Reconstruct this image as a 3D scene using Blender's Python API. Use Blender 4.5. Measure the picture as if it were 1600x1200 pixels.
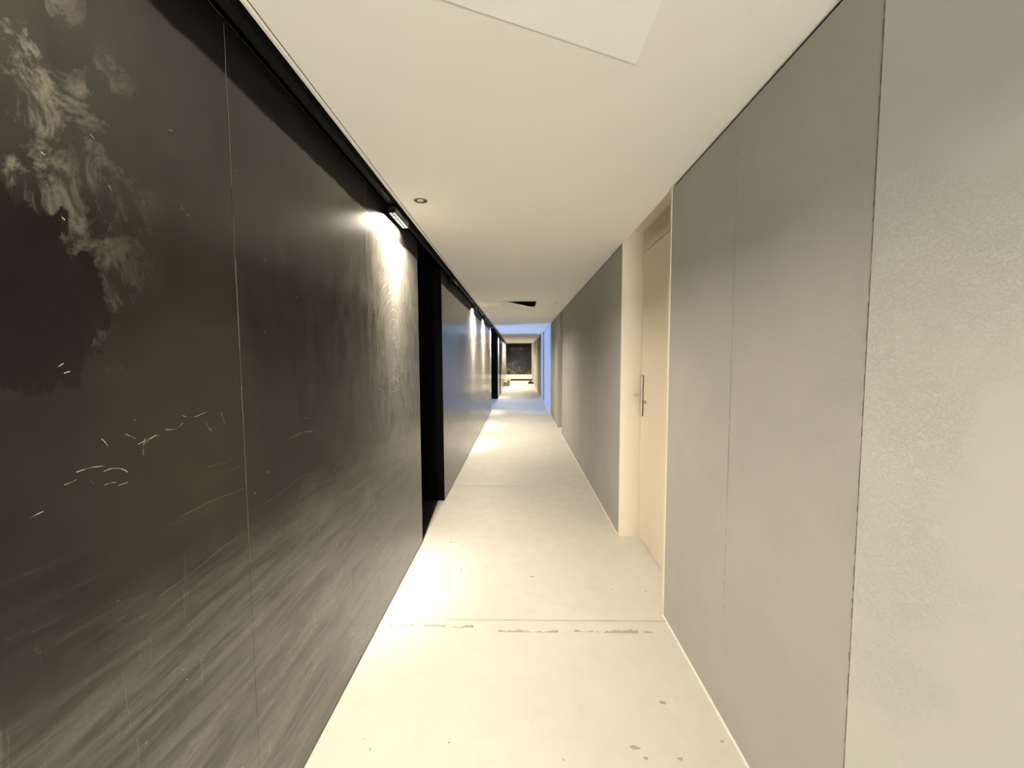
import bpy, bmesh, math, random
from mathutils import Vector, Matrix
random.seed(7)
SC = bpy.context.scene
COL = SC.collection
for o in list(bpy.data.objects):
    bpy.data.objects.remove(o)

# ------------------------------------------------------------------ camera, sky, exposure
CAM_F = 609.82                      # focal length in pixels of the 1600 px wide frame
cd = bpy.data.cameras.new('camera')
cd.sensor_width = 36.0
cd.lens = CAM_F / 1600.0 * 36.0
cd.clip_start = 0.02
cam = bpy.data.objects.new('camera', cd)
COL.objects.link(cam)
p, yw, rl = math.radians(3.7023), math.radians(1.0753), math.radians(0.2528)
R = Matrix.Rotation(yw, 3, 'Z') @ Matrix.Rotation(-p, 3, 'X') @ Matrix.Rotation(rl, 3, 'Y')
M4 = (R @ Matrix.Rotation(math.pi / 2, 3, 'X')).to_4x4()
M4.translation = Vector((0, 0, 1.5))
cam.matrix_world = M4
SC.camera = cam

w = bpy.data.worlds.new('sky')
SC.world = w
w.use_nodes = True
w.node_tree.nodes['Background'].inputs[0].default_value = (0.31, 0.50, 1.0, 1)
w.node_tree.nodes['Background'].inputs[1].default_value = 100.0

SC.view_settings.view_transform = 'Standard'
SC.view_settings.look = 'None'
SC.view_settings.exposure = 0.72
SC.view_settings.gamma = 1.0
SC.view_settings.use_curve_mapping = False

LAMP_W = 34.0                       # one track fixture
WARM = (1.0, 0.875, 0.69)
WASH_W = 3.3                        # narrow down-beam of the same fixture, grazing the left wall
LOBBY_W = 50.0
FILL_W = 100.0                      # added fill light out of view behind the camera, lifts the ceiling

# ------------------------------------------------------------------ key dimensions (metres)
XL, XR, XC = -0.797, 0.837, -0.7155     # left wall face, right wall face, left edge of ceiling
ZC = 2.434                              # ceiling
YB, YE, YW = -2.6, 23.0, 26.95          # behind camera, corridor end, lobby end wall
LEFT_RUNS = [(YB, 3.10), (4.05, 11.10), (14.55, 15.75), (16.6, YE)]
DOORS = [(2.20, 3.24), (7.62, 8.52), (13.02, 14.04), (18.42, 19.44)]

# ------------------------------------------------------------------ helpers
def box(bm, x0, x1, y0, y1, z0, z1, mi=0):
    vs = [bm.verts.new((x, y, z)) for x in (x0, x1) for y in (y0, y1) for z in (z0, z1)]
    for f in ((0, 1, 3, 2), (4, 6, 7, 5), (0, 4, 5, 1), (2, 3, 7, 6), (0, 2, 6, 4), (1, 5, 7, 3)):
        fc = bm.faces.new([vs[i] for i in f]); fc.material_index = mi

def cyl(bm, c, r0, r1, axis, n=28, mi=0, cap0=True, cap1=True):
    """frustum from c along vector axis"""
    a = Vector(axis); L = a.length; a.normalize()
    u = a.orthogonal().normalized(); v = a.cross(u)
    c = Vector(c)
    A = [bm.verts.new(c + (u * math.cos(t) + v * math.sin(t)) * r0) for t in [2 * math.pi * k / n for k in range(n)]]
    B = [bm.verts.new(c + a * L + (u * math.cos(t) + v * math.sin(t)) * r1) for t in [2 * math.pi * k / n for k in range(n)]]
    for k in range(n):
        f = bm.faces.new((A[k], A[(k + 1) % n], B[(k + 1) % n], B[k])); f.material_index = mi; f.smooth = True
    if cap0: f = bm.faces.new(A[::-1]); f.material_index = mi
    if cap1: f = bm.faces.new(B); f.material_index = mi

def lathe(bm, c, prof, n=32, mi=0):
    rings = []
    for r, z in prof:
        rings.append([bm.verts.new((c[0] + r * math.cos(t), c[1] + r * math.sin(t), c[2] + z))
                      for t in [2 * math.pi * k / n for k in range(n)]])
    for a, b in zip(rings, rings[1:]):
        for k in range(n):
            f = bm.faces.new((a[k], a[(k + 1) % n], b[(k + 1) % n], b[k])); f.smooth = True; f.material_index = mi

def link(name, bm, mats, parent=None, bevel=0.0, recalc=True):
    if recalc: bmesh.ops.recalc_face_normals(bm, faces=bm.faces[:])
    me = bpy.data.meshes.new(name)
    bm.to_mesh(me); bm.free()
    for m in (mats if isinstance(mats, (list, tuple)) else [mats]):
        me.materials.append(m)
    o = bpy.data.objects.new(name, me)
    COL.objects.link(o)
    if parent is not None: o.parent = parent
    if bevel:
        b = o.modifiers.new('bevel', 'BEVEL'); b.width = bevel; b.segments = 2; b.limit_method = 'ANGLE'
    return o

def struct(o): o['kind'] = 'structure'; return o
def tag(o, label, cat, group=None):
    o['label'] = label; o['category'] = cat
    if group: o['group'] = group
    return o
def empty(name, loc):
    o = bpy.data.objects.new(name, None); COL.objects.link(o); o.location = loc; o.empty_display_size = 0.05
    return o
def copy_tree(o, parent=None):
    c = o.copy(); COL.objects.link(c)
    if parent is not None: c.parent = parent
    for ch in list(o.children): copy_tree(ch, c)
    return c

# ------------------------------------------------------------------ materials
class NT:
    def __init__(s, name):
        s.m = bpy.data.materials.new(name); s.m.use_nodes = True
        s.t = s.m.node_tree; s.N = s.t.nodes; s.L = s.t.links
        s.out = s.N['Material Output']; s.b = s.N['Principled BSDF']
        s.geo = s.N.new('ShaderNodeNewGeometry')
        s.pos = s.geo.outputs['Position']
    def put(s, sock, v):
        if hasattr(v, 'is_linked') or isinstance(v, bpy.types.NodeSocket): s.L.new(v, sock)
        else: sock.default_value = v
    def math(s, op, a, b=0.0, c=None, clamp=False):
        n = s.N.new('ShaderNodeMath'); n.operation = op; n.use_clamp = clamp
        s.put(n.inputs[0], a); s.put(n.inputs[1], b)
        if c is not None: s.put(n.inputs[2], c)
        return n.outputs[0]
    def sep(s):
        n = s.N.new('ShaderNodeSeparateXYZ'); s.L.new(s.pos, n.inputs[0]); return n.outputs
    def mapped(s, scale=(1, 1, 1), rot=(0, 0, 0), loc=(0, 0, 0)):
        n = s.N.new('ShaderNodeMapping'); s.L.new(s.pos, n.inputs[0])
        n.inputs['Scale'].default_value = scale; n.inputs['Rotation'].default_value = rot; n.inputs['Location'].default_value = loc
        return n.outputs[0]
    def noise(s, scale, detail=4, rough=0.5, vec=None, dist=0.0):
        n = s.N.new('ShaderNodeTexNoise'); s.L.new(vec if vec is not None else s.pos, n.inputs['Vector'])
        n.inputs['Scale'].default_value = scale; n.inputs['Detail'].default_value = detail
        n.inputs['Roughness'].default_value = rough; n.inputs['Distortion'].default_value = dist
        return n.outputs['Fac']
    def voro(s, scale, vec=None):
        n = s.N.new('ShaderNodeTexVoronoi'); s.L.new(vec if vec is not None else s.pos, n.inputs['Vector'])
        n.inputs['Scale'].default_value = scale
        return n.outputs['Distance'], n.outputs['Color']
    def rng(s, v, a, b, c=0.0, d=1.0, smooth=True):
        n = s.N.new('ShaderNodeMapRange'); n.clamp = True
        n.interpolation_type = 'SMOOTHSTEP' if smooth else 'LINEAR'
        s.put(n.inputs[0], v)
        for i, q in enumerate((a, b, c, d)): n.inputs[i + 1].default_value = q
        return n.outputs[0]
    def mix(s, f, a, b):
        n = s.N.new('ShaderNodeMix'); n.data_type = 'RGBA'
        s.put(n.inputs[0], f)
        for k, q in ((6, a), (7, b)):
            if isinstance(q, tuple): n.inputs[k].default_value = q + (1,) if len(q) == 3 else q
            else: s.L.new(q, n.inputs[k])
        return n.outputs[2]
    def bump(s, h, strength=0.2, dist=0.002, b=None):
        n = s.N.new('ShaderNodeBump'); n.inputs['Strength'].default_value = strength; n.inputs['Distance'].default_value = dist
        s.put(n.inputs['Height'], h); s.L.new(n.outputs[0], (b or s.b).inputs['Normal']); return n
    def base(s, c, r=0.5, metal=0.0, spec=0.5):
        i = s.b.inputs
        if isinstance(c, tuple): i['Base Color'].default_value = c + (1,)
        else: s.L.new(c, i['Base Color'])
        s.put(i['Roughness'], r); i['Metallic'].default_value = metal; i['Specular IOR Level'].default_value = spec
        return s

def simple(name, c, r=0.5, metal=0.0, spec=0.5, grain=0.04):
    t = NT(name)
    n = t.noise(30, 3)
    col = t.mix(n, tuple(q * (1 - grain) for q in c), tuple(min(1, q * (1 + grain)) for q in c))
    t.base(col, r, metal, spec)
    return t.m

M_black = simple('black_matte', (0.0025, 0.0022, 0.002), 0.8, 0, 0.04)
M_blackgloss = simple('black_satin', (0.010, 0.010, 0.010), 0.3, 0, 0.4)
M_lip = simple('white_metal_lip', (0.80, 0.77, 0.70), 0.35)
M_white = simple('white_paint', (0.82, 0.80, 0.74), 0.5)
M_chrome = simple('brushed_steel', (0.72, 0.69, 0.63), 0.28, 1.0)
M_steel_dark = simple('dark_steel', (0.15, 0.14, 0.13), 0.35, 0.9)
M_seamdark = simple('seam_dark', (0.16, 0.14, 0.12), 0.9, 0, 0.1)
M_seamfloor = simple('floor_seam', (0.42, 0.37, 0.29), 0.9, 0, 0.1)
M_darkfloor = simple('dark_stone', (0.045, 0.042, 0.040), 0.35)

def m_floor():
    t = NT('cream_floor')
    n1 = t.noise(1.3, 5, 0.6); n2 = t.noise(9, 6, 0.65); n3 = t.noise(2.1, 4, 0.6, t.mapped((1, .5, 1), (0, 0, .5)), 1.2)
    c = t.mix(t.rng(n1, .35, .7), (0.53, 0.513, 0.47), (0.565, 0.55, 0.507))
    c = t.mix(t.rng(n2, .45, .75, 0, .35), c, (0.465, 0.44, 0.385))
    c = t.mix(t.rng(n3, .56, .72, 0, .35), c, (0.575, 0.52, 0.46))
    # small dark flecks and larger worn stains
    d, _ = t.voro(3.1, t.mapped((1, 1, 0)))
    nn = t.noise(34, 3)
    d2 = t.math('ADD', d, t.math('MULTIPLY', t.math('SUBTRACT', nn, .5), .10))
    c = t.mix(t.rng(d2, .030, .012, 0, .55), c, (0.36, 0.32, 0.27))
    d, _ = t.voro(7.3, t.mapped((1, 1, 0)))
    c = t.mix(t.rng(d, .035, .018, 0, .45), c, (0.45, 0.40, 0.33))
    s = t.noise(26, 6, .7, t.mapped((.35, 1, 1), (0, 0, .25)))
    c = t.mix(t.rng(s, .66, .74, 0, .30), c, (0.55, 0.50, 0.42))
    t.base(c, t.rng(n2, .3, .7, .45, .6), 0, 0.35)
    t.bump(n2, .15, .002)
    return t.m

def m_ceiling():
    t = NT('ceiling_paint')
    n = t.noise(1.0, 3); g = t.noise(160, 2)
    t.base(t.mix(n, (0.90, 0.88, 0.82), (0.93, 0.91, 0.85)), 0.85, 0, 0.2)
    t.bump(g, .05, .0006)
    return t.m

def m_plaster(name, c0, c1, patch):
    t = NT(name)
    n = t.noise(2.2, 6, .6); n2 = t.noise(14, 5, .6)
    c = t.mix(t.rng(n, .3, .7), c0, c1)
    c = t.mix(t.rng(n2, .55, .8, 0, .25), c, tuple(q * .9 for q in c0))
    t.base(c, .85, 0, .2)
    fine = t.noise(95, 4, .6)
    crk = t.noise(48, 5, .62, t.mapped((1, 1, 1.7)), 1.6)
    ridge = t.rng(t.math('ABSOLUTE', t.math('SUBTRACT', crk, .5)), .0, .05, 1, 0)
    msk = t.rng(t.noise(2.6, 3, .55), .44, .60)
    z = t.sep()[2]
    zz = t.math('MULTIPLY', t.rng(z, .5, .95), t.rng(z, 2.0, 1.7))
    h = t.math('ADD', t.math('MULTIPLY', fine, .35), t.math('MULTIPLY', t.math('MULTIPLY', ridge, msk), t.math('MULTIPLY', zz, patch)))
    t.bump(h, .5, .0012)
    return t.m

def m_gloss(name='black_gloss_laminate', endpanel=False):
    """polished black cladding under a thin smeared film of dust"""
    t = NT(name)
    x, y, z = t.sep()
    if endpanel: y = x
    # ---- film coverage
    big = t.noise(1.6, 4, .6)
    wipe = t.noise(7.0, 7, .68, t.mapped((1, .28, 1.9), (-.10, 0, 0)), .9)
    wipe2 = t.noise(16, 7, .7, t.mapped((1, .22, 2.6), (.22, 0, 0)), .6)
    drip = t.noise(22, 5, .6, t.mapped((1, 2.6, .22)))
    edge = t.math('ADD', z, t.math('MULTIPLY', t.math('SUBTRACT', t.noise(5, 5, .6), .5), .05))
    strip = t.rng(edge, 2.285, 2.265)                       # no film near the panel tops; core there rougher and less specular
    lowz = t.math('ADD', z, t.math('MULTIPLY', t.math('SUBTRACT', t.noise(3, 5, .6), .5), .35))
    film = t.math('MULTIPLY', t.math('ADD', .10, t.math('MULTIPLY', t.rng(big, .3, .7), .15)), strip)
    film = t.math('MAXIMUM', film, t.math('MULTIPLY', t.math('MULTIPLY', t.rng(lowz, 1.15, .75), t.rng(t.math('ADD', t.math('MULTIPLY', wipe, .5), t.math('MULTIPLY', wipe2, .5)), .36, .60, .35, 1.0)), .95 if not endpanel else .05))  # denser gloss film low down, put in to strengthen the floor's reflection
    if endpanel: film = t.math('MULTIPLY', film, .2)
    smear = t.rng(t.math('ADD', t.math('MULTIPLY', wipe, .6), t.math('MULTIPLY', wipe2, .4)), .46, .66)
    low = t.rng(z, 1.35, .35)                               # more wiping marks on the lower half
    smear = t.math('MULTIPLY', smear, t.math('ADD', .03, t.math('MULTIPLY', low, .42)))
    drips = t.math('MULTIPLY', t.rng(drip, .60, .74), t.math('MULTIPLY', t.rng(z, 1.15, .8), t.math('ADD', .12, .25)))
    heavy = t.math('ADD', smear, drips)
    # hand-wiped clean patch inside a cloudy ring, close to the near end
    if not endpanel:
        dy = t.math('DIVIDE', t.math('SUBTRACT', y, .62), .13)
        dz = t.math('DIVIDE', t.math('SUBTRACT', z, 1.60), .15)
        rr = t.math('SQRT', t.math('ADD', t.math('MULTIPLY', dy, dy), t.math('MULTIPLY', dz, dz)))
        rr = t.math('ADD', rr, t.math('MULTIPLY', t.math('SUBTRACT', t.noise(12, 5, .65, t.mapped((1, 1.4, .7))), .5), 1.1))
        clean = t.rng(rr, 1.06, .98)
        cl = t.noise(11, 7, .72, t.mapped((1, 1, .8), (.5, 0, 0)), .6)
        ringm = t.math('MULTIPLY', t.rng(y, .92, .60), t.math('MULTIPLY', t.rng(z, 1.42, 1.62), t.rng(z, 2.25, 2.0)))
        cloud = t.math('MULTIPLY', t.math('MULTIPLY', t.rng(cl, .46, .66), ringm), .75)
        heavy = t.math('MULTIPLY', t.math('MAXIMUM', heavy, cloud), t.math('SUBTRACT', 1.0, clean))
        film = t.math('MULTIPLY', film, t.math('SUBTRACT', 1.0, clean))
        # round polishing marks; pale band below the lamp adds its light streak in colour
        ry = t.math('SUBTRACT', y, 2.52); rz = t.math('SUBTRACT', z, 1.62)
        rad = t.math('SQRT', t.math('ADD', t.math('MULTIPLY', ry, ry), t.math('MULTIPLY', rz, rz)))
        rad = t.math('ADD', rad, t.math('MULTIPLY', t.noise(7, 3), .05))
        rings = t.rng(t.math('SINE', t.math('MULTIPLY', rad, 190)), .2, .9)
        ringz = t.math('MULTIPLY', t.rng(rad, .52, .44), t.rng(t.math('SUBTRACT', z, t.math('MULTIPLY', ry, .4)), 1.55, 1.7))
        streak_band = t.math('MULTIPLY', t.rng(t.math('ABSOLUTE', ry), .50, .22), t.math('MULTIPLY', t.rng(edge, 2.285, 2.25), t.rng(t.math('ADD', z, t.math('MULTIPLY', t.noise(6, 5, .6, t.mapped((1, 2, .6))), .9)), 1.55, 2.2)))
        sc = t.math('MULTIPLY', streak_band, t.math('ADD', .55, t.math('MULTIPLY', t.rng(t.noise(20, 6, .7, t.mapped((1, 1.6, .5))), .4, .62), .35)))
        sc = t.math('SUBTRACT', sc, t.math('MULTIPLY', t.math('MULTIPLY', rings, ringz), .22), clamp=True)
        heavy = t.math('MAXIMUM', heavy, t.math('MULTIPLY', sc, .8))
    else:
        pz = t.math('MULTIPLY', t.rng(t.noise(2.4, 7, .7, None, 1.5), .40, .66), t.rng(t.math('ADD', z, t.math('MULTIPLY', x, .45)), 1.45, .55))
        heavy = t.math('ADD', t.math('MULTIPLY', heavy, .1), t.math('MULTIPLY', pz, .8))
    # ---- shaders: gloss core + thin film + heavy dust
    t.base((0.005, 0.0043, 0.0035), .13, 0, .5)
    core = t.b
    core.inputs['IOR'].default_value = 1.5
    core.inputs['Roughness'].default_value = .5
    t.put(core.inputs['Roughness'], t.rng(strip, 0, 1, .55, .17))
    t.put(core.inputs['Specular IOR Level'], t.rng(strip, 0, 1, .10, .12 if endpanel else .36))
    wav = t.noise(1.1, 2, .4)
    core.inputs['Sheen Roughness'].default_value = .35; core.inputs['Sheen Tint'].default_value = (1, .95, .86, 1)
    t.put(core.inputs['Sheen Weight'], t.math('MULTIPLY', strip, t.math('ADD', .045, t.math('MULTIPLY', t.rng(t.noise(18, 7, .7, t.mapped((1, 1.4, .5))), .35, .65), .13))) if not endpanel else 0.0)
    bn = t.bump(wav, .2, .010)
    filmb = t.N.new('ShaderNodeBsdfPrincipled')
    filmb.inputs['Base Color'].default_value = (0.035, 0.030, 0.024, 1); filmb.inputs['Roughness'].default_value = .22; filmb.inputs['IOR'].default_value = 2.3
    dust = t.N.new('ShaderNodeBsdfPrincipled')
    dust.inputs['Base Color'].default_value = (0.40, 0.37, 0.31, 1); dust.inputs['Roughness'].default_value = .5
    m1 = t.N.new('ShaderNodeMixShader'); m2 = t.N.new('ShaderNodeMixShader')
    t.L.new(film, m1.inputs[0]); t.L.new(core.outputs[0], m1.inputs[1]); t.L.new(filmb.outputs[0], m1.inputs[2])
    t.L.new(t.math('MULTIPLY', heavy, .42, clamp=True), m2.inputs[0]); t.L.new(m1.outputs[0], m2.inputs[1]); t.L.new(dust.outputs[0], m2.inputs[2])
    t.L.new(m2.outputs[0], t.out.inputs[0])
    return t.m

def m_emit(name, c, e):
    t = NT(name); t.base((0.8, 0.8, 0.8), .4)
    t.b.inputs['Emission Color'].default_value = c + (1,); t.b.inputs['Emission Strength'].default_value = e
    return t.m

def m_scuff(name, c, a):
    t = NT(name); t.base(c, .45)
    n = t.noise(60, 3)
    t.put(t.b.inputs['Alpha'], t.rng(n, .35, .6, a * .35, a))
    return t.m

M_floor = m_floor(); M_ceil = m_ceiling()
M_wall = m_plaster('grey_plaster', (0.385, 0.376, 0.352), (0.42, 0.408, 0.382), .35)
M_wall_near = m_plaster('pale_grey_plaster', (0.51, 0.512, 0.48), (0.55, 0.55, 0.515), 2.0)
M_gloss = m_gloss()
M_gloss_end = m_gloss('stained_black_panel', True)
M_door = simple('cream_lacquer', (0.76, 0.68, 0.55), 0.42, grain=.02)
M_frame = simple('cream_frame', (0.77, 0.70, 0.585), 0.45, grain=.02)
M_led = m_emit('led_on', (1.0, 0.95, 0.86), 6.0)
M_scuff = m_scuff('pale_scuff', (0.75, 0.70, 0.60), .9)
M_scuff_soft = m_scuff('soft_scuff', (0.5, 0.46, 0.39), .35)
M_resid = m_scuff('glue_residue', (0.40, 0.36, 0.31), .75)
M_edge = simple('pale_edge_and_glint', (0.30, 0.26, 0.21), .6)  # edge paint at seams; the same pale colour draws the glint

# ------------------------------------------------------------------ floor
bm = bmesh.new()
box(bm, XL - .10, 1.2, YB, YE, -.08, 0)
box(bm, -3.2, 3.2, YE, YW + .2, -.08, 0)
# floor of the left openings
box(bm, -6.2, XL - .10, 10.9, 14.9, -.08, 0)
box(bm, -1.5, XL - .10, 3.0, 4.2, -.08, 0, 3)
box(bm, -1.5, XL - .10, 15.5, 16.8, -.08, 0, 3)
# dark slab edge in the first recess, running slightly askew
vs = [bm.verts.new(v) for v in ((-.80, 3.10, .0015), (-.867, 4.05, .0015), (-1.0, 4.05, .0015), (-1.0, 3.10, .0015))]
f = bm.faces.new(vs); f.material_index = 3
# sheet seams
for yy in (2.152, 4.508, 6.9, 9.3, 11.7):
    x = XL
    while x < XR:
        x2 = min(XR, x + random.uniform(.03, .09)); h = random.uniform(.0012, .0030)
        f = bm.faces.new([bm.verts.new(v) for v in ((x, yy - h, .0012), (x2, yy - h, .0012), (x2, yy + h, .0012), (x, yy + h, .0012))]); f.material_index = 1
        x = x2
# torn tape residue beside the first seam
def residue(xa, xb, ya, yb, amp, fill=1.0):
    x = xa; prev = random.random()
    while x < xb:
        x2 = min(xb, x + random.uniform(.006, .016)); cur = min(1, max(.1, prev + random.uniform(-.45, .45)))
        f = bm.faces.new([bm.verts.new(v) for v in ((x, ya, .0011), (x2, ya, .0011), (x2, ya + amp * cur, .0011), (x, ya + amp * prev, .0011))]); f.material_index = 2
        x = x2; prev = cur
residue(-.735, -.60, 2.098, 0, .020); residue(-.60, -.42, 2.090, 0, .018); residue(-.45, -.262, 2.084, 0, .030)
residue(-.12, .21, 2.052, 0, .018); residue(.30, .40, 2.058, 0, .022); residue(.42, .44, 2.055, 0, .020); residue(.46, .65, 2.052, 0, .030)
residue(.68, .73, 2.056, 0, .014)
residue(-.06, .02, 2.87, 0, .006); residue(.40, .46, 2.88, 0, .005)
# dark blots
def blot(cx, cy, rx, ry):
    n = 11
    ring = [bm.verts.new((cx + rx * math.cos(2 * math.pi * k / n) * random.uniform(.6, 1.15), cy + ry * math.sin(2 * math.pi * k / n) * random.uniform(.6, 1.15), .001)) for k in range(n)]
    f = bm.faces.new(ring); f.material_index = 2
for b in ((.085, 2.60, .016, .010), (-.56, 3.10, .014, .009), (-.42, 2.68, .008, .016), (.62, 1.62, .016, .010), (.44, 1.42, .022, .010),
          (.60, 1.38, .011, .009), (.79, 1.45, .007, .006), (.16, 1.37, .006, .004), (-.28, 1.43, .005, .004), (-.58, 1.40, .005, .006),
          (.60, 2.46, .010, .004), (.68, 2.44, .006, .004), (.47, 1.38, .010, .008), (.81, 2.44, .008, .006), (-.62, 1.44, .006, .003)): blot(*b)
floor = struct(link('floor', bm, [M_floor, M_seamfloor, M_resid, M_darkfloor], recalc=False))

# ------------------------------------------------------------------ ceiling (with the hole of the far access panel)
HX0, HX1, HY0, HY1 = -.295, .285, 6.46, 7.08
bm = bmesh.new()
Zt = ZC + .014
XRc = XR + .010
box(bm, XC, HX0, YB, YE, ZC, Zt); box(bm, HX1, XRc, YB, YE, ZC, Zt)
box(bm, HX0, HX1, YB, HY0, ZC, Zt); box(bm, HX0, HX1, HY1, YE, ZC, Zt)
ceiling = struct(link('ceiling', bm, M_ceil))
bm = bmesh.new()                                       # soffit of the lift lobby, slightly higher
box(bm, -3.2, 3.2, YE, YW + .2, 2.62, 2.70)
box(bm, -6.2, XL - .20, 10.9, 14.9, 2.60, 2.68)
struct(link('ceiling', bm, M_ceil))
bm = bmesh.new()                                       # metal edge profile along the slot
box(bm, XC - .006, XC, YB, YE, ZC - .004, ZC + .05)
box(bm, XC + .010, XC + .0135, YB, YE, ZC - .0008, ZC, 1)
struct(link('trim_1', bm, [M_lip, M_seamdark]))
bm = bmesh.new()                                       # black slab above everything, added to keep sky light out
box(bm, -6.4, 3.4, YB - 3.4, YW + .4, 2.96, 3.1)
struct(link('ceiling', bm, M_black))

# ------------------------------------------------------------------ left wall: backing, openings, glossy panels
bm = bmesh.new()
bx = XL - .012
for a, b in LEFT_RUNS:
    box(bm, bx - .10, bx, a, b, 0, 2.415)
    box(bm, -1.2, bx - .10, a, b, 0, 2.96)
# deep black recesses
for a, b in ((3.10, 4.05), (15.75, 16.6)):
    box(bm, -1.55, -1.40, a - .1, b + .1, 0, 2.96)
    box(bm, -1.42, -1.19, a - .15, a, 0, 2.96); box(bm, -1.42, -1.19, b, b + .15, 0, 2.96)
    box(bm, -1.45, XL - .10, a, b, 2.46, 2.96)
    box(bm, XL - .11, XL - .002, b - .012, b + .02, 0.004, 2.43); box(bm, -1.42, XL - .10, b - .012, b + .0, 0.004, 2.46)
wall_left = struct(link('wall_left', bm, M_black))

def vline(bm, y, z0, z1, x, w, mi, jit=.0006, skip=0.0):
    z = z0
    while z < z1:
        z2 = min(z1, z + random.uniform(.03, .12)); ww = w * random.uniform(.4, 1.1)
        if random.random() >= skip:
            j = random.uniform(-jit, jit)
            f = bm.faces.new([bm.verts.new(v) for v in ((x, y + j - ww, z), (x, y + j + ww, z), (x, y + j + ww, z2), (x, y + j - ww, z2))]); f.material_index = mi
        z = z2
seams = {0: [-1.9, -.9, .10, 1.10, 2.065], 1: [5.10, 6.20, 7.2, 8.2, 9.2, 10.2], 2: [], 3: [17.7, 18.8, 19.9, 21.0, 22.0]}
panels = []
for i, (a, b) in enumerate(LEFT_RUNS):
    cuts = [a] + seams[i] + [b]
    for y0, y1 in zip(cuts, cuts[1:]):
        bm = bmesh.new()
        box(bm, XL - .012, XL, y0 + (.0005 if y0 != a else 0), y1 - .0005, .012, 2.425)
        vline(bm, y0 + .0018, .9 if y0 > .5 and y0 < 2 else .35, 2.41, XL + .0004, .0011, 1, skip=.06)
        if y1 == b:
            vline(bm, y1 - .002, .02, 2.41, XL + .0004, .0016, 1)
        # top edge glint, drawn in as a broken pale line
        y = y0
        while y < y1:
            y2 = min(y1, y + random.uniform(.05, .25))
            if random.random() > .12:
                h = random.uniform(.0006, .0014)
                f = bm.faces.new([bm.verts.new(v) for v in ((XL + .0004, y, 2.424 - h), (XL + .0004, y2, 2.424 - h), (XL + .0004, y2, 2.424), (XL + .0004, y, 2.424))]); f.material_index = 1
            y = y2
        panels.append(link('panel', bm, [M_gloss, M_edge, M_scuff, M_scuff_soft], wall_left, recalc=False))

# individual scratches on the near panels (pixel-free: positions in wall metres)
def scratch(pts, w, mi=2, bmx=None):
    for (ya, za), (yb, zb) in zip(pts, pts[1:]):
        d = Vector((yb - ya, zb - za));
        if d.length < 1e-6: continue
        n = Vector((-d.y, d.x)).normalized() * w * random.uniform(.35, .8)
        x = XL + .0008
        f = bmx.faces.new([bmx.verts.new(v) for v in ((x, ya - n.x, za - n.y), (x, yb - n.x, zb - n.y), (x, yb + n.x, zb + n.y), (x, ya + n.x, za + n.y))]); f.material_index = mi
def wig(y, z, ln, ang, curve=0.0, n=7):
    P = []
    for k in range(n + 1):
        P.append((y, z)); y += math.cos(ang) * ln / n; z += math.sin(ang) * ln / n; ang += curve / n + random.uniform(-.12, .12)
    return P
near = [p_ for p_ in panels if True]
def panel_at(y):
    for p_ in panels:
        ys = [v.co.y for v in p_.data.vertices]
        if min(ys) - .01 <= y <= max(ys) + .01: return p_
def add_scratches(lst):
    by = {}
    for pts, w_, mi in lst: by.setdefault(panel_at(pts[0][0]), []).append((pts, w_, mi))
    for p_, L_ in by.items():
        if p_ is None: continue
        b_ = bmesh.new(); b_.from_mesh(p_.data)
        ys = [v.co.y for v in p_.data.vertices]; lo, hi = min(ys), max(ys)
        for pts, w_, mi in L_: scratch([(min(max(y, lo), hi), z) for y, z in pts], w_, mi, b_)
        b_.to_mesh(p_.data); b_.free()
S = []
S += [(wig(.675, 1.300, .05, .12, -.5), .0009, 2), (wig(.655, 1.283, .020, .1), .0009, 2), (wig(.72, 1.288, .05, .15, -1.2), .0008, 2)]
S += [(wig(.79, 1.325, .05, .25, -.3), .0009, 2), (wig(.80, 1.322, .035, .45), .0008, 2), (wig(.80, 1.30, .035, 1.5), .0007, 2)]
S += [(wig(.855, 1.345, .05, -.3, 1.4), .0008, 2), (wig(.765, 1.352, .025, -.6), .0007, 2), (wig(.72, 1.352, .02, -.8), .0007, 2)]
S += [(wig(.93, 1.36, .04, .2), .0006, 2), (wig(.97, 1.34, .03, -1.2), .0007, 2), (wig(1.02, 1.36, .03, -1.2), .0006, 2)]
S += [(wig(.605, 1.245, .018, .3), .0010, 2), (wig(.72, 1.262, .02, .1), .0008, 2), (wig(.745, 1.252, .02, .1), .0006, 2)]
S += [(wig(.66, 1.49, .010, .5), .0012, 2), (wig(.668, 1.478, .010, .5), .0012, 2), (wig(.683, 1.75, .006, -.7), .0011, 2), (wig(.66, 1.848, .005, -.7), .0011, 2)]
for _ in range(70):
    S.append((wig(random.uniform(.55, 3.05), random.uniform(.35, 2.1), random.uniform(.003, .012), random.uniform(-1.2, 1.2)), .0006, 2))
for _ in range(26):     # long soft horizontal wipes low on the wall
    y, z = random.uniform(.5, 2.4), random.uniform(.45, 1.25)
    S.append((wig(y, z, random.uniform(.08, .35), random.uniform(-.05, .22), random.uniform(-.3, .5), 10), random.uniform(.0008, .0022), 3))
for _ in range(60):     # scuffs under the first lamp
    y, z = random.gauss(2.5, .13), random.uniform(1.25, 1.75)
    S.append((wig(y, z, random.uniform(.03, .12), random.uniform(-1.4, 1.4), random.uniform(-1.5, 1.5)), .0009, 2 if random.random() < .4 else 3))
for k in range(16):     # round polishing marks
    r_ = .10 + k * .028 + random.uniform(-.006, .006); a0 = random.uniform(.15, .5); a1 = random.uniform(2.1, 2.9)
    S.append(([(2.50 + r_ * .8 * math.cos(a0 + (a1 - a0) * q / 16), 1.52 + r_ * math.sin(a0 + (a1 - a0) * q / 16)) for q in range(17)], .0012, 2 if k % 2 else 3))
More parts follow.
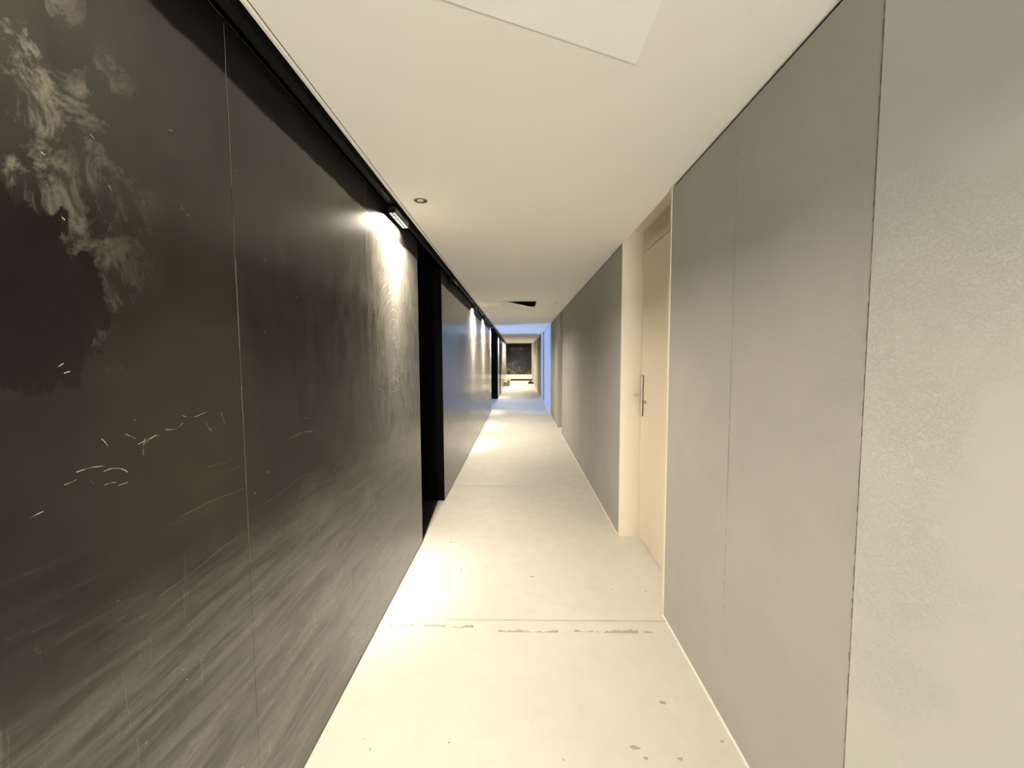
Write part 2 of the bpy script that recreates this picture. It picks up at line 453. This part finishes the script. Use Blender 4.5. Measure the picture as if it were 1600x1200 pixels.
for _ in range(22):     # vertical drips near the opening
    y, z = random.uniform(2.5, 3.05), random.uniform(1.1, 1.5)
    S.append((wig(y, z, random.uniform(.03, .12), -1.57, 0), .0010, 2))
add_scratches(S)

# ------------------------------------------------------------------ right wall
bm = bmesh.new()
Zw = ZC - .016
prev = YB
runs = []
for a, b in DOORS: runs.append((prev, a)); prev = b
runs.append((prev, YE))
for i, (a, b) in enumerate(runs):
    if i == 0:
        # near panel stands 3 mm proud of the next and has its own paler coat
        y = .957
        box(bm, XR - .0015, 1.25, YB, y, 0, Zw, 1)
        box(bm, XR, 1.25, y, b, 0, Zw, 0)
        # ragged open joint
        z = 0.0
        while z < Zw:
            z2 = min(Zw, z + random.uniform(.008, .03)); w_ = random.uniform(.0028, .0052)
            f = bm.faces.new([bm.verts.new(v) for v in ((XR - .0006, y, z), (XR - .0006, y + w_, z), (XR - .0006, y + w_ * random.uniform(.8, 1.2), z2), (XR - .0006, y, z2))]); f.material_index = 2
            z = z2
        # hairline crack
        z = .42; yy = 1.5575
        while z < 2.29:
            z2 = z + random.uniform(.008, .03); w_ = random.uniform(.0003, .0012)
            if random.random() > .12:
                f = bm.faces.new([bm.verts.new(v) for v in ((XR - .0006, yy - w_, z), (XR - .0006, yy + w_, z), (XR - .0006, yy + w_, z2), (XR - .0006, yy - w_, z2))]); f.material_index = 2
            z = z2
    else:
        box(bm, XR, 1.25, a, b, 0, Zw, 0)
    box(bm, XR + .022, 1.25, a, b, Zw, 2.96, 3)
for yy in (5.9, 11.0, 16.3):
    vline(bm, yy, 0.02, Zw, XR - .0006, .0012, 2)
for a, b in DOORS:
    box(bm, 1.05, 1.25, a, b, 0, 2.96, 3)
    box(bm, XR + .022, 1.05, a, b, 2.54, 2.96, 3)
wall_right = struct(link('wall_right', bm, [M_wall, M_wall_near, M_seamdark, M_black], recalc=False))
bm = bmesh.new()                                       # thin white sealant line along the floor
for i, (a, b) in enumerate(runs):
    box(bm, XR - .007, XR + .001, a, b, 0, .006)
struct(link('baseboard_right', bm, M_white))

# ------------------------------------------------------------------ doors in the right wall
def door(n, y0, y1):
    xd = 1.000; t = .022
    bm = bmesh.new()
    box(bm, XR - .003, xd + .04, y0, y0 + t, 0, 2.53); box(bm, XR - .003, xd + .04, y1 - t, y1, 0, 2.53)
    box(bm, XR + .012, xd + .04, y0 + t, y1 - t, 2.508, 2.53)
    fr = struct(link('door_%d' % n, bm, M_wall if n in (2, 3) else M_frame, bevel=.0015))
    bm = bmesh.new(); box(bm, xd, xd + .045, y0 + t + .002, y1 - t - .003, .006, 2.342)
    link('leaf', bm, M_door, fr, bevel=.002)
    bm = bmesh.new(); box(bm, xd, xd + .045, y0 + t + .002, y1 - t - .003, 2.347, 2.506)
    link('transom_panel', bm, M_door, fr, bevel=.002)
    yc = y1 - t - .045
    bm = bmesh.new(); box(bm, xd - .016, xd - .004, yc - .021, yc + .021, 1.035, 1.358)
    pl = link('lock_plate', bm, M_chrome, fr, bevel=.004); pl['label'] = 'tall brushed steel lock plate'
    bm = bmesh.new(); box(bm, xd - .004, xd + .001, yc - .025, yc + .025, 1.031, 1.362)
    link('shade_outline', bm, M_steel_dark, pl, bevel=.001)  # added dark backing, draws the shade around the plate's edge
    bm = bmesh.new()
    cyl(bm, (xd - .008, yc, 1.195), .013, .013, (-.012, 0, 0), 20)
    cyl(bm, (xd - .018, yc, 1.195), .0095, .0095, (-.048, 0, 0), 20)
    box(bm, xd - .074, xd - .058, yc - .125, yc + .011, 1.184, 1.206)
    lv = link('lever', bm, M_chrome, pl, bevel=.003)
    bm = bmesh.new(); cyl(bm, (xd - .009, yc, 1.105), .009, .009, (-.006, 0, 0), 20)
    link('cylinder', bm, M_steel_dark, pl)
    return fr
for i, (a, b) in enumerate(DOORS): door(i + 1, a, b)

# ------------------------------------------------------------------ near end of the corridor (behind the camera), lobby shell
bm = bmesh.new()                                       # hall added behind the camera to hold the fill light
box(bm, -2.6, 2.6, YB - 3.2, YB - 3.05, -.08, 2.96); box(bm, -2.6, -2.45, YB - 3.05, YB, -.08, 2.96); box(bm, 2.45, 2.6, YB - 3.05, YB, -.08, 2.96)
box(bm, -2.6, -.8, YB - .03, YB, 0, 2.96); box(bm, .85, 2.6, YB - .03, YB, 0, 2.96)
struct(link('wall_back', bm, M_white))
bm = bmesh.new(); box(bm, -2.6, 2.6, YB - 3.2, YB, 2.60, 2.66); struct(link('ceiling', bm, M_ceil))
bm = bmesh.new(); box(bm, -2.6, 2.6, YB - 3.2, YB, -.08, 0); struct(link('floor', bm, M_floor))
root = empty('added_fill_panel', (.1, YB - 1.0, .55)); root.rotation_euler = (math.radians(38), 0, 0)
bm = bmesh.new(); box(bm, -.62, .62, -.01, .03, -.42, .42); link('frame', bm, M_lip, root)
bm = bmesh.new(); box(bm, -.6, .6, .03, .034, -.4, .4); link('diffuser', bm, M_white, root)
bm = bmesh.new(); box(bm, -.02, .02, -.05, -.01, -.62, .3); link('stand', bm, M_steel_dark, root)
ld = bpy.data.lights.new('lamp_light', 'AREA'); ld.shape = 'RECTANGLE'; ld.size = 1.2; ld.size_y = .8; ld.energy = FILL_W; ld.color = (1.0, .97, .88)  # added fill for the ceiling and near walls, out of view
lo = bpy.data.objects.new('lamp_light', ld); COL.objects.link(lo); lo.parent = root; lo.location = (0, .04, 0)
lo.rotation_euler = Vector((0, 1, 0)).to_track_quat('-Z', 'Z').to_euler()
tag(root, 'added fill light panel tilted up, unseen in the hall behind the viewer', 'lamp')
bm = bmesh.new()
box(bm, -3.3, -1.19, YE - .1, YE, 0, 2.96); box(bm, 1.2, 3.3, YE - .1, YE, 0, 2.96)
box(bm, -3.3, -3.2, YE, YW, 0, 2.96); box(bm, 3.2, 3.3, YE, YW, 0, 2.96)
box(bm, -3.3, 3.3, YW, YW + .15, 0, 2.96)
box(bm, XC, 1.25, YE - .02, YE, ZC + .014, 2.96)
struct(link('wall_lobby', bm, M_wall))

# side passage with a window, on the left at 11-14.5 m
bm = bmesh.new()
box(bm, -6.2, -1.19, 10.95, 11.10, 0, 2.96, 0); box(bm, -6.2, -1.19, 14.55, 14.70, 0, 2.96, 0)
WY0, WY1, WZ0, WZ1 = 12.95, 13.85, .05, 2.35
box(bm, -6.1, -5.95, 11.10, WY0, 0, 2.96, 1); box(bm, -6.1, -5.95, WY1, 14.55, 0, 2.96, 1)
box(bm, -6.1, -5.95, WY0, WY1, 0, WZ0, 1); box(bm, -6.1, -5.95, WY0, WY1, WZ1, 2.96, 1)
box(bm, -6.2, XL - .10, 11.1, 14.55, 2.46, 2.50, 0)
struct(link('wall_passage', bm, [M_black, M_black]))
bm = bmesh.new()
t_ = .05
box(bm, -6.06, -6.0, WY0, WY0 + t_, WZ0, WZ1); box(bm, -6.06, -6.0, WY1 - t_, WY1, WZ0, WZ1)
box(bm, -6.06, -6.0, WY0, WY1, WZ0, WZ0 + t_); box(bm, -6.06, -6.0, WY0, WY1, WZ1 - t_, WZ1)
struct(link('window_1', bm, M_blackgloss))
pd = bpy.data.lights.new('window_portal', 'AREA'); pd.shape = 'RECTANGLE'; pd.size = WY1 - WY0; pd.size_y = WZ1 - WZ0
pd.cycles.is_portal = True
po = bpy.data.objects.new('window_portal', pd); COL.objects.link(po)
po.location = (-5.99, (WY0 + WY1) / 2, (WZ0 + WZ1) / 2)
po.rotation_euler = Vector((1, 0, 0)).to_track_quat('-Z', 'Y').to_euler()

# ------------------------------------------------------------------ track rail and louvred linear lamps in the left slot
bm = bmesh.new()
box(bm, -.775, -.741, YB + .05, YE - .05, 2.425, 2.455)
box(bm, -.775, -.772, YB + .05, YE - .05, 2.419, 2.425); box(bm, -.744, -.741, YB + .05, YE - .05, 2.419, 2.425)
rail = link('lighting_track', bm, M_blackgloss)
tag(rail, 'long black lighting track running in the dark slot above the glossy left wall', 'light track')
for k in range(12):
    bm = bmesh.new(); yy = -1.5 + k * 2.1; box(bm, -.762, -.754, yy, yy + .02, 2.455, 2.961)
    link('hanger', bm, M_steel_dark, rail)

LX, LZ = -.7565, 2.370
def lamp(y, on):
    root = empty('track_light', (LX, y, LZ))
    hw, hl, h = .0205, .140, .052
    bm = bmesh.new()
    box(bm, -hw, -hw + .0025, -hl, hl, 0, h); box(bm, hw - .0025, hw, -hl, hl, 0, h)
    box(bm, -hw, hw, -hl, -hl + .003, 0, h); box(bm, -hw, hw, hl - .003, hl, 0, h)
    box(bm, -hw, hw, -hl, hl, h - .012, h)
    link('housing', bm, M_blackgloss, root)
    bm = bmesh.new()
    box(bm, -.0020, .0020, -hl + .003, hl - .003, .001, .030)
    for k in range(1, 10):
        yy = -hl + 2 * hl * k / 10; box(bm, -hw + .0025, hw - .0025, yy - .0032, yy + .0032, .001, .030)
    link('louvre', bm, M_black, root)
    bm = bmesh.new()
    for k in range(10):
        for sx in (-1, 1):
            yy = -hl + 2 * hl * (k + .5) / 10
            box(bm, sx * .0102 - .0082, sx * .0102 + .0082, yy - .0118, yy + .0118, .006, .008)
    link('led_cells', bm, M_led if on else M_white, root)
    bm = bmesh.new()
    box(bm, -.014, .014, -.06, .06, h, .0555)
    link('track_adapter', bm, M_steel_dark, root)
    if on:
        ld = bpy.data.lights.new('lamp_light', 'AREA'); ld.shape = 'RECTANGLE'; ld.size = .036; ld.size_y = .27
        ld.energy = LAMP_W * on; ld.color = WARM; ld.spread = math.radians(154)
        lo = bpy.data.objects.new('lamp_light', ld); COL.objects.link(lo); lo.parent = root; lo.location = (0, 0, -.002)
        ld = bpy.data.lights.new('beam_light', 'AREA'); ld.shape = 'RECTANGLE'; ld.size = .02; ld.size_y = .26
        ld.energy = WASH_W; ld.color = (1.0, .93, .80); ld.spread = math.radians(40)
        lo = bpy.data.objects.new('beam_light', ld); COL.objects.link(lo); lo.parent = root; lo.location = (-.006, 0, -.003)
        lo.rotation_euler = (0, math.radians(7), 0)
    return root
lamps = [(.40, .75, 'lit louvred linear lamp in the left ceiling slot, directly above the photographer'),
         (2.515, 1, 'lit louvred linear lamp nearest the black recess, shining down the glossy wall'),
         (4.60, 0, 'unlit louvred linear lamp just past the first black recess on the left'),
         (6.78, 1, 'lit louvred linear lamp, first beyond the unlit one in the left slot'),
         (8.68, 1, 'lit louvred linear lamp, second beyond the unlit one in the left slot'),
         (10.85, .22, 'lit louvred linear lamp just before the blue daylit opening'),
         (13.10, 0, 'unlit louvred linear lamp hanging over the blue daylit opening'),
         (15.15, .3, 'lit louvred linear lamp just after the blue daylit opening'),
         (17.2, 0, 'unlit far louvred linear lamp past the second narrow recess'),
         (19.3, 1.5, 'lit far louvred linear lamp, second from the corridor end'),
         (21.6, 1.5, 'lit far louvred linear lamp closest to the corridor end')]
for y, on, lb in lamps:
    tag(lamp(y, on), lb, 'lamp', 'linear lamps in the ceiling slot')

# ------------------------------------------------------------------ round recessed downlights (off)
def downlight(x, y, lb):
    root = empty('downlight', (x, y, ZC))
    bm = bmesh.new(); lathe(bm, (0, 0, 0), [(.043, 0), (.042, -.003), (.036, -.003), (.034, .0)]); link('trim_ring', bm, M_chrome, root)
    bm = bmesh.new(); lathe(bm, (0, 0, 0), [(.0355, -.0025), (.030, -.0012), (.0205, -.0010)]); link('reflector', bm, M_steel_dark, root)
    bm = bmesh.new(); lathe(bm, (0, 0, 0), [(.0205, -.0012), (.016, -.005), (.010, -.008), (.0005, -.0085)]); link('lens', bm, M_chrome, root)
    tag(root, lb, 'downlight', 'round ceiling downlights')
downlight(-.579, 2.356, 'small round recessed downlight in the ceiling opposite the first lit lamp')
downlight(-.554, 5.787, 'small round downlight on the left of the ceiling before the open hatch')
downlight(.611, 6.632, 'small round downlight on the right of the ceiling beside the open hatch')
downlight(-.586, 8.764, 'small round downlight on the left of the ceiling beyond the open hatch')

# ------------------------------------------------------------------ ceiling access hatch and pale patch
root = empty('ceiling_panel', (HX0, HY0, ZC))
bm = bmesh.new()
W_, H_ = HX1 - HX0 - .012, HY1 - HY0 - .012
box(bm, .004, W_, .006, H_, -.002, .010)
pn = link('flap', bm, M_ceil, root); pn.rotation_euler = (0, math.radians(12.5), 0)
bm = bmesh.new()
for a in ((0.004, W_, .006, .016), (.004, W_, H_ - .010, H_), (W_ - .010, W_, .006, H_)): box(bm, *a, .010, .022)
box(bm, W_ - .06, W_ - .035, .0, .03, .012, .03)
fr = link('flap_frame', bm, M_lip, pn)
bm = bmesh.new()
for a in ((0, HX1 - HX0, 0, .004), (0, HX1 - HX0, HY1 - HY0 - .004, HY1 - HY0), (HX1 - HX0 - .004, HX1 - HX0, 0, HY1 - HY0)): box(bm, *a, -.0006, .06)
link('frame', bm, M_black, root)
bm = bmesh.new(); box(bm, -.001, .003, .03, HY1 - HY0, -.0015, .004)
link('hinge', bm, M_seamdark, root)
tag(root, 'white ceiling access hatch hanging open on its left hinge, dark void showing', 'hatch')

bm = bmesh.new()                                       # thin pale four-sided patch just below the near ceiling
P = [(.373, 1.307), (.379, .35), (-.62, .35), (-.62, .893)]
up = [bm.verts.new((x, y, ZC - .0010)) for x, y in P]; dn = [bm.verts.new((x, y, ZC - .0045)) for x, y in P]
bm.faces.new(up); bm.faces.new(dn[::-1])
for k in range(4): bm.faces.new((up[k], up[(k + 1) % 4], dn[(k + 1) % 4], dn[k]))
nb = link('ceiling_panel', bm, simple('pale_patch', (0.97, 0.96, 0.92), .8, 0, .2, .01))
tag(nb, 'pale flat patch on the ceiling overhead, slanted far edge, closest to the viewer', 'hatch')

# ------------------------------------------------------------------ end wall of the lobby
bm = bmesh.new()
box(bm, -.89, .86, YW - .03, YW, .42, 2.535)
ep = link('wall_panel', bm, M_gloss_end, None)
tag(ep, 'large black glossy panel with dusty white smears on the far end wall', 'panel')
bm = bmesh.new(); box(bm, .865, .89, YW - .045, YW, .10, 2.535); link('edge_strip', bm, M_white, ep)
bm = bmesh.new(); box(bm, -.92, .89, YW - .05, YW, .10, .41)
struct(link('trim_2', bm, M_white))
bm = bmesh.new(); box(bm, -.92, .89, YW - .055, YW, 0.0, .09)
struct(link('trim_3', bm, M_black))

# lobby lamps
for x, y in ((-1.9, 24.6), (1.9, 24.6), (0.0, 24.4)):
    root = empty('downlight', (x, y, 2.62))
    bm = bmesh.new(); lathe(bm, (0, 0, 0), [(.075, 0), (.074, -.004), (.062, -.004), (.060, .0)]); link('trim_ring', bm, M_lip, root)
    bm = bmesh.new(); lathe(bm, (0, 0, 0), [(.060, -.001), (.0005, -.0012)]); link('lens', bm, M_led, root)
    ld = bpy.data.lights.new('lamp_light', 'AREA'); ld.shape = 'DISK'; ld.size = .12; ld.energy = LOBBY_W; ld.color = WARM
    lo = bpy.data.objects.new('lamp_light', ld); COL.objects.link(lo); lo.parent = root; lo.location = (0, 0, -.008)
    tag(root, {-1.9: 'round lit downlight in the lobby ceiling, left of the corridor mouth', 1.9: 'round lit downlight in the lobby ceiling, right of the corridor mouth',
               0.0: 'round lit downlight in the lobby ceiling before the black end panel'}[x], 'downlight', 'lit lobby downlights')

# ------------------------------------------------------------------ small things on the floor far away
M_bin = simple('grey_green_plastic', (0.20, 0.22, 0.17), .5)
M_yel = simple('yellow_cloth', (0.75, 0.62, 0.25), .8)
M_dk = simple('dark_canvas', (0.05, 0.035, 0.03), .8)
M_bl = simple('slate_plastic', (0.12, 0.15, 0.16), .5)
root = empty('crate', (-.672, 21.45, 0))
bm = bmesh.new()
lo_ = .145; hi_ = .165
def tub(bm, a, b, h, t, ay=1.0):
    out0 = [bm.verts.new((sx * a, sy * a * ay, 0)) for sx, sy in ((-1, -1), (1, -1), (1, 1), (-1, 1))]
    out1 = [bm.verts.new((sx * b, sy * b * ay, h)) for sx, sy in ((-1, -1), (1, -1), (1, 1), (-1, 1))]
    in1 = [bm.verts.new((sx * (b - t), sy * (b * ay - t), h)) for sx, sy in ((-1, -1), (1, -1), (1, 1), (-1, 1))]
    in0 = [bm.verts.new((sx * (a - t), sy * (a * ay - t), .02)) for sx, sy in ((-1, -1), (1, -1), (1, 1), (-1, 1))]
    bm.faces.new(out0[::-1]); bm.faces.new(in0)
    for A, B in ((out0, out1), (out1, in1), (in1, in0)):
        for k in range(4): bm.faces.new((A[k], A[(k + 1) % 4], B[(k + 1) % 4], B[k]))
tub(bm, lo_, hi_, .26, .008)
link('body', bm, M_bin, root, bevel=.004)
bm = bmesh.new()
for s in (-1, 1):
    box(bm, -.175, .175, s * .165 - .008, s * .165 + .008, .245, .265); box(bm, s * .168 - .008, s * .168 + .008, -.165, .165, .245, .265)
link('rim', bm, M_bin, root, bevel=.003)
tag(root, 'grey green crate on the floor at the far end, by the left wall', 'crate')
def lump(name, mat, c, r, seed, lab, cat, sq=(1, 1, 1)):
    rnd = random.Random(seed); bm = bmesh.new(); bmesh.ops.create_icosphere(bm, subdivisions=3, radius=1)
    ph = [rnd.uniform(0, 6) for _ in range(6)]
    for v in bm.verts:
        k = 1 + .16 * math.sin(3 * v.co.x + ph[0]) * math.sin(4 * v.co.y + ph[1]) + .10 * math.sin(7 * v.co.z + ph[2] + 3 * v.co.x)
        v.co = Vector((v.co.x * sq[0], v.co.y * sq[1], max(v.co.z, -.75) * sq[2])) * r * k
    for f in bm.faces: f.smooth = True
    o = link(name, bm, mat); o.location = c
    return tag(o, lab, cat)
lump('cloth', M_yel, (-.64, 21.45, .36), .17, 3, 'crumpled yellow cloth heaped on top of the far grey green crate', 'cloth', (1.0, .8, .62))
lump('rag', M_white, (-.74, 21.24, .265), .055, 5, 'small white rag hanging over the front rim of the far crate', 'rag', (1.3, .6, .9))
root = empty('tool_bag', (.705, 23.25, 0))
bm = bmesh.new(); box(bm, -.18, .18, -.12, .12, 0, .10); link('body', bm, M_dk, root, bevel=.03)
bm = bmesh.new(); box(bm, -.15, .15, -.09, .09, .10, .125); link('lid', bm, M_dk, root, bevel=.01)
bm = bmesh.new(); cyl(bm, (-.08, -.125, .09), .008, .008, (.16, 0, 0), 12); link('handle', bm, M_blackgloss, root)
tag(root, 'low dark bag on the floor at the far end near the right wall', 'bag')
bm = bmesh.new(); box(bm, -.08, .08, -.07, .07, 0, .09)
o = link('case', bm, M_bl, bevel=.012); o.location = (.66, 23.25, .126)
tag(o, 'small slate grey case lying on the low dark bag at the far end', 'case')
